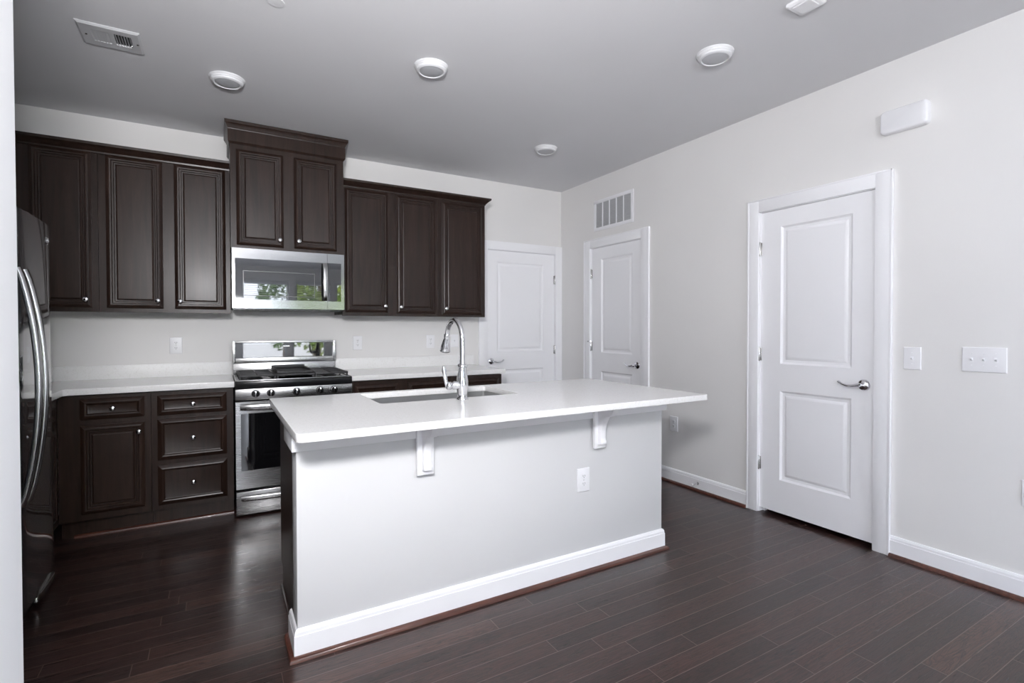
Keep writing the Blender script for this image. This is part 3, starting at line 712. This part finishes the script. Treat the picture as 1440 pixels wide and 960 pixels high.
# faucet
FXX, FYY = -2.183, -2.203
t = Thing('faucet', 'tall chrome gooseneck faucet with pull-down spray on the island', 'faucet', (FXX, FYY, ZT))
t.part('base', MB().lathe([(.0001, .0005), (.031, .0005), (.031, .004), (.027, .009), (.0245, .014), (.0255, .030), (.0295, .050), (.0295, .092), (.0265, .115), (.021, .138), (.0185, .158), (.024, .162), (.024, .172), (.0185, .177), (.0001, .178)], (FXX, FYY, ZT), 'z', 28), M_CHROME, smooth=50)
zc = 1.212; R = .098; pts = [(FXX, FYY, 1.09), (FXX, FYY, 1.15), (FXX, FYY, zc)]
for i in range(1, 19):
    a = PI-i/18*PI*.93; pts.append((FXX, FYY+R+R*math.cos(a), zc+R*math.sin(a)))
nk = t.part('neck', MB().tube(pts, .0135, 18), M_CHROME, smooth=60)
e = Vector(pts[-1]); d = (e-Vector(pts[-2])).normalized(); d = (d+Vector((0, .02, -.05))).normalized()
t.part('spray_head', MB().lathe([(.0001, -.004), (.0145, -.004), (.0165, 0), (.0165, .007), (.0145, .011), (.016, .022), (.021, .045), (.0245, .062), (.0285, .083), (.0285, .090), (.024, .094), (.0001, .094)], e, d, 24), M_CHROME, smooth=50)
hz = ZT+.072
lv = t.part('valve', MB().lathe([(.0001, 0), (.021, 0), (.021, .030), (.016, .036), (.016, .042), (.020, .046), (.020, .062), (.013, .068), (.0001, .069)], (FXX-.018, FYY, hz), '-x', 22), M_CHROME, smooth=50)
pts = [(FXX-.080, FYY+.002, hz-.002), (FXX-.086, FYY+.004, hz+.02), (FXX-.090, FYY+.006, hz+.045), (FXX-.093, FYY+.008, hz+.075), (FXX-.096, FYY+.008, hz+.096)]
t.part('lever', MB().tube(pts, [.012, .010, .0105, .0125, .008], 12, .6, flat_dir=(1, 0, 0)), M_CHROME, under=lv, smooth=50)

# ------------------------------------------------------------------ electrical plates
def fhole(mb, fr, u, v, w, du, dv): fbox(mb, fr, u-du, u+du, v-dv, v+dv, w-.0005, w+.0004)
def plate(name, label, cat, fr, u, v, kind, group, w=.040, h=.061, gangs=1):
    t = Thing(name, label, cat, fr(u, v, 0), group)
    hw = w+.0235*2*(gangs-1)/2*1.0
    mb = MB(); rings = [[fr(u-hw+i, v-h+i, z), fr(u+hw-i, v-h+i, z), fr(u+hw-i, v+h-i, z), fr(u-hw+i, v+h-i, z)] for i, z in ((0, .0006), (0, .004), (.003, .007))]
    p = t.part('plate', mb.loft(rings), M_PLATE, bevel=.001)
    for g in range(gangs):
        uc = u+(g-(gangs-1)/2)*.046
        if kind == 'outlet':
            for dv in (-.0195, .0195):
                mb = MB(); pts = [(uc+.0165*math.cos(a), v+dv+max(-.0125, min(.0125, .0165*math.sin(a)))) for a in [2*PI*i/20 for i in range(20)]]
                mb.loft([[fr(a, b, z) for a, b in pts] for z in (.0068, .0088)]); s = t.part('socket', mb, M_PLATE)
                mb = MB()
                for du in (-.006, .006): fhole(mb, fr, uc+du, v+dv+.003, .0088, .0011, .004)
                fhole(mb, fr, uc, v+dv-.006, .0088, .002, .002)
                t.part('slots', mb, M_DARK, under=s, smooth=0)
            mb = MB().lathe([(.0001, 0), (.003, 0), (.002, .001), (.0001, .001)], fr(uc, v, .0069), Vector(fr(0, 0, 1))-Vector(fr(0, 0, 0)), 10); t.part('screw', mb, M_NICKEL)
        else:
            mb = MB(); fbox(mb, fr, uc-.006, uc+.006, v-.013, v+.013, .0068, .0080)
            t.part('switch_bezel', mb, M_PLATE, smooth=0)
            mb = MB(); mb.loft([[fr(uc-.0045, v-.006, .0078), fr(uc+.0045, v-.006, .0078), fr(uc+.0045, v+.006, .0078), fr(uc-.0045, v+.006, .0078)], [fr(uc-.0035, v+.003, .019), fr(uc+.0035, v+.003, .019), fr(uc+.0035, v+.011, .016), fr(uc-.0035, v+.011, .016)]])
            t.part('toggle', mb, M_PLATE)
            for dv in (-.030, .030): t.part('screw', MB().lathe([(.0001, 0), (.003, 0), (.002, .001), (.0001, .001)], fr(uc, v+dv, .0069), Vector(fr(0, 0, 1))-Vector(fr(0, 0, 0)), 10), M_PLATE)
    return t
GO, GS = 'white outlet plates', 'white light switch plates'
wy, wx = face_my(0), face_mx(0)
plate('outlet', 'white outlet on the wall above the left back counter', 'outlet', wy, -3.508, 1.144, 'outlet', GO)
plate('outlet', 'white outlet on the wall just right of the range', 'outlet', wy, -2.181, 1.144, 'outlet', GO)
plate('outlet', 'white outlet left of the faucet neck above the right back counter', 'outlet', wy, -1.506, 1.147, 'outlet', GO)
plate('light_switch', 'white switch plate partly behind the faucet neck on the back wall', 'switch', wy, -1.262, 1.150, 'switch', GS)
plate('outlet', 'white outlet on the front of the white island', 'outlet', face_my(-2.437), -1.606, .483, 'outlet', GO)
plate('outlet', 'white outlet low on the right wall just past the island counter', 'outlet', wx, -1.588, .485, 'outlet', GO)
plate('outlet', 'white outlet cut off by the right edge of the photo', 'outlet', wx, -3.715, .500, 'outlet', GO)
plate('light_switch', 'white single light switch right of the near white door', 'switch', wx, -3.239, 1.104, 'switch', GS)
plate('light_switch', 'wide white triple light switch near the right edge of the photo', 'switch', wx, -3.535, 1.112, 'switch', GS, w=.038, gangs=3)

# ------------------------------------------------------------------ wall and ceiling fittings
t = Thing('return_air_grille', 'white return air grille on the right wall above the narrow door', 'vent', (0, -.84, 2.37))
fr = face_mx(0); y0, y1, z0, z1 = -1.114, -.566, 2.223, 2.519; e = .030
mb = MB()
for (a, b, c, d) in ((y0, y1, z0, z0+e), (y0, y1, z1-e, z1), (y0, y0+e, z0+e, z1-e), (y1-e, y1, z0+e, z1-e)): fbox(mb, fr, a, b, c, d, .0006, .010)
for i in range(1, 5):
    y = y0+e+(y1-y0-2*e)*i/5; fbox(mb, fr, y-.005, y+.005, z0+e, z1-e, .0006, .0085)
t.part('grille_frame', mb, M_PLATE, bevel=.0012)
mb = MB(); n = 19
for i in range(n):
    z = z0+e+(z1-z0-2*e)*(i+.5)/n
    mb.loft([[fr(y0+e, z-.004, .001), fr(y0+e, z-.0030, .001), fr(y0+e, z+.005, .0075), fr(y0+e, z+.004, .0075)], [fr(y1-e, z-.004, .001), fr(y1-e, z-.0030, .001), fr(y1-e, z+.005, .0075), fr(y1-e, z+.004, .0075)]])
t.part('louvers', mb, M_VENT, smooth=0)
mb = MB(); fbox(mb, fr, y0+.01, y1-.01, z0+.01, z1-.01, .0003, .0009); t.part('duct', mb, M_DARK, smooth=0)

t = Thing('ceiling_vent', 'white rectangular supply vent on the ceiling at upper left', 'vent', (-3.69, -1.262, H))
x0, x1, y0, y1 = -3.820, -3.566, -1.376, -1.152
Z = H-.0006
mb = MB(); sx, sy = .045, .045
def rr(i, z): return [(x0+i, y0+i, z), (x1-i, y0+i, z), (x1-i, y1-i, z), (x0+i, y1-i, z)]
gx0, gx1, gy0, gy1 = x0+.052, x1-.040, y0+.050, y1-.058
inner = [(gx0, gy0), (gx1, gy0), (gx1, gy1), (gx0, gy1)]
mb.loft([rr(0, Z), rr(0, Z-.003), rr(.010, Z-.010), [(p[0], p[1], Z-.010) for p in inner], [(p[0], p[1], Z-.001) for p in inner]], caps=False)
xm = (gx0+gx1)/2; mb.box(xm-.010, xm+.010, gy0, gy1, Z-.010, Z-.001)
vf = t.part('vent_frame', mb, M_VENT, smooth=25)
mb = MB()
for i in range(14):
    x = gx0+(gx1-gx0)*(i+.5)/14
    if abs(x-xm) < .012: continue
    if x < xm: mb.prism([(x+.006, Z-.002), (x+.0072, Z-.002), (x-.0048, Z-.0105), (x-.006, Z-.0105)], 'y', gy0, gy1)
    else: mb.prism([(x-.005, Z-.002), (x-.0038, Z-.002), (x+.003, Z-.0105), (x+.0018, Z-.0105)], 'y', gy0, gy1)
t.part('louvers', mb, M_VENT, smooth=0)
t.part('duct', MB().box(gx0, gx1, gy0, gy1, Z-.0008, Z-.0002), M_DARK, smooth=0)
for x in (x0+.028, x1-.018): t.part('screw', MB().lathe([(.0001, 0), (.006, 0), (.004, .002), (.0001, .0025)], (x, (y0+y1)/2, Z-.010), '-z', 12), M_CHROME)
t.part('damper_lever', MB().box(gx1-.004, gx1+.002, -1.268, -1.256, Z-.026, Z-.010), M_CHROME, bevel=.001)

def ceiling_light(label, x, y):
    t = Thing('ceiling_light', label, 'light fixture', (x, y, H), 'round ceiling lights')
    t.part('trim_ring', MB().lathe([(.060, .0006), (.095, .0006), (.095, .004), (.092, .009), (.0885, .011), (.0875, .016), (.083, .020), (.0815, .026), (.075, .031), (.069, .032), (.067, .028), (.060, .024)], (x, y, H), '-z', 48), M_LAMP, smooth=30)
    t.part('lens', MB().lathe([(.0001, .033), (.03, .0325), (.055, .031), (.0655, .027), (.066, .022), (.0001, .022)], (x, y, H), '-z', 40), M_LENS, smooth=50)
    return t
L = ceiling_light('round white ceiling light nearest the supply vent', -3.178, -1.068)
copy_thing(L.e, (-2.186, -1.800, H), 'round white ceiling light at the top centre, above the faucet')
copy_thing(L.e, (-.915, -2.690, H), 'round white ceiling light nearest the square ceiling plate')
copy_thing(L.e, (-.900, -1.040, H), 'smallest, farthest round ceiling light near the back corner')

t = Thing('ceiling_plate', 'square white ceiling plate cut off by the top edge of the photo', 'ceiling plate', (-.92, -3.182, H))
mb = MB(); rings = [[(p[0], p[1], H-z) for p in round_rect(-.982+i, -.860-i, -3.243+i, -3.121-i, .010)] for i, z in ((0, .0006), (0, .012), (.008, .018))]
t.part('cover', mb.loft(rings), M_PLATE, smooth=30)
t.part('centre_panel', MB().loft([[(p[0], p[1], H-z) for p in round_rect(-.962+i, -.880-i, -3.223+i, -3.141-i, .008)] for i, z in ((0, .0181), (.003, .021))]), M_PLATE, smooth=30)
t = Thing('fire_sprinkler', 'small flush round sprinkler cover on the ceiling at the top edge', 'sprinkler', (-3.0, -1.985, H))
t.part('cover_plate', MB().lathe([(.0001, .0006), (.038, .0006), (.036, .0035), (.0001, .0045)], (-3.0, -1.985, H), '-z', 28), M_CEIL, smooth=40)

t = Thing('door_chime', 'white rounded chime box high on the right wall', 'chime', (0, -3.205, 2.398))
fr = face_mx(0)
def chime(i): return [(p[0], p[1]) for p in round_rect(-3.313+i, -3.092-i, 2.335+i, 2.460-i, .020)]
t.part('cover', MB().loft([[fr(a, b, w) for a, b in chime(i)] for i, w in ((.004, .006), (0, .010), (0, .040), (.003, .046), (.010, .050))]), M_PLATE, smooth=40)
t.part('backplate', MB().loft([[fr(a, b, w) for a, b in chime(.006)] for w in (.0006, .0059)]), M_PLATE)

t = Thing('door_stop', 'small chrome door stop on the baseboard past the island', 'door stop', (-.014, -1.85, .058))
t.part('post', MB().lathe([(.0001, 0), (.011, 0), (.011, .003), (.006, .006), (.0045, .012), (.0045, .058), (.0001, .058)], (-.0145, -1.84, .060), '-x', 16), M_CHROME, smooth=40)
t.part('rubber_tip', MB().lathe([(.0001, 0), (.008, 0), (.009, .004), (.008, .013), (.0001, .014)], (-.0726, -1.84, .060), '-x', 16), M_PLATE, label='white rubber tip', smooth=40)

# ------------------------------------------------------------------ outdoors, seen mirrored in the microwave and range
single('ground', MB().box(-30, 20, -50, YF-.21, -.30, -.14), M_PAVE, 'pale paving outside the windows behind the photographer', 'ground', kind='structure', smooth=0)
def tree(label, x, y, h, rad, leaf, seed):
    rn = random.Random(seed)
    t = Thing('tree', label, 'tree', (x, y, -.14), 'trees outside the windows')
    t.part('trunk', MB().tube([(x, y, -.14), (x+.05, y, h*.4), (x, y+.05, h*.8)], [.14, .10, .05], 10), M_BARK, smooth=60)
    mb = MB()
    for i in range(1500):
        a = rn.uniform(0, 2*PI); q = rn.uniform(-1, 1); s = rn.uniform(.45, 1)**.5
        c = Vector((x+rad*s*math.sqrt(1-q*q)*math.cos(a), y+rad*s*math.sqrt(1-q*q)*math.sin(a), h*.55+h*.45*s*q))
        u = Vector((rn.gauss(0, 1), rn.gauss(0, 1), rn.gauss(0, 1))).normalized(); w = u.orthogonal().normalized()
        k = rn.uniform(.07, .14)
        mb.add([c-u*k, c+w*k*.5+u*.01, c+u*k, c-w*k*.5-u*.01], [(0, 1, 2, 3)])
    t.part('foliage', mb, leaf, smooth=0)
tree('bushy yellow green tree outside the middle window', -.42, -13.4, 4.0, .95, M_LEAF, 3)
tree('dark green tree outside the wide window', -.95, -17.0, 4.2, 1.05, M_LEAF2, 5)
tree('small green tree outside the narrow window', 1.7, -15, 3.8, 1.2, M_LEAF, 8)
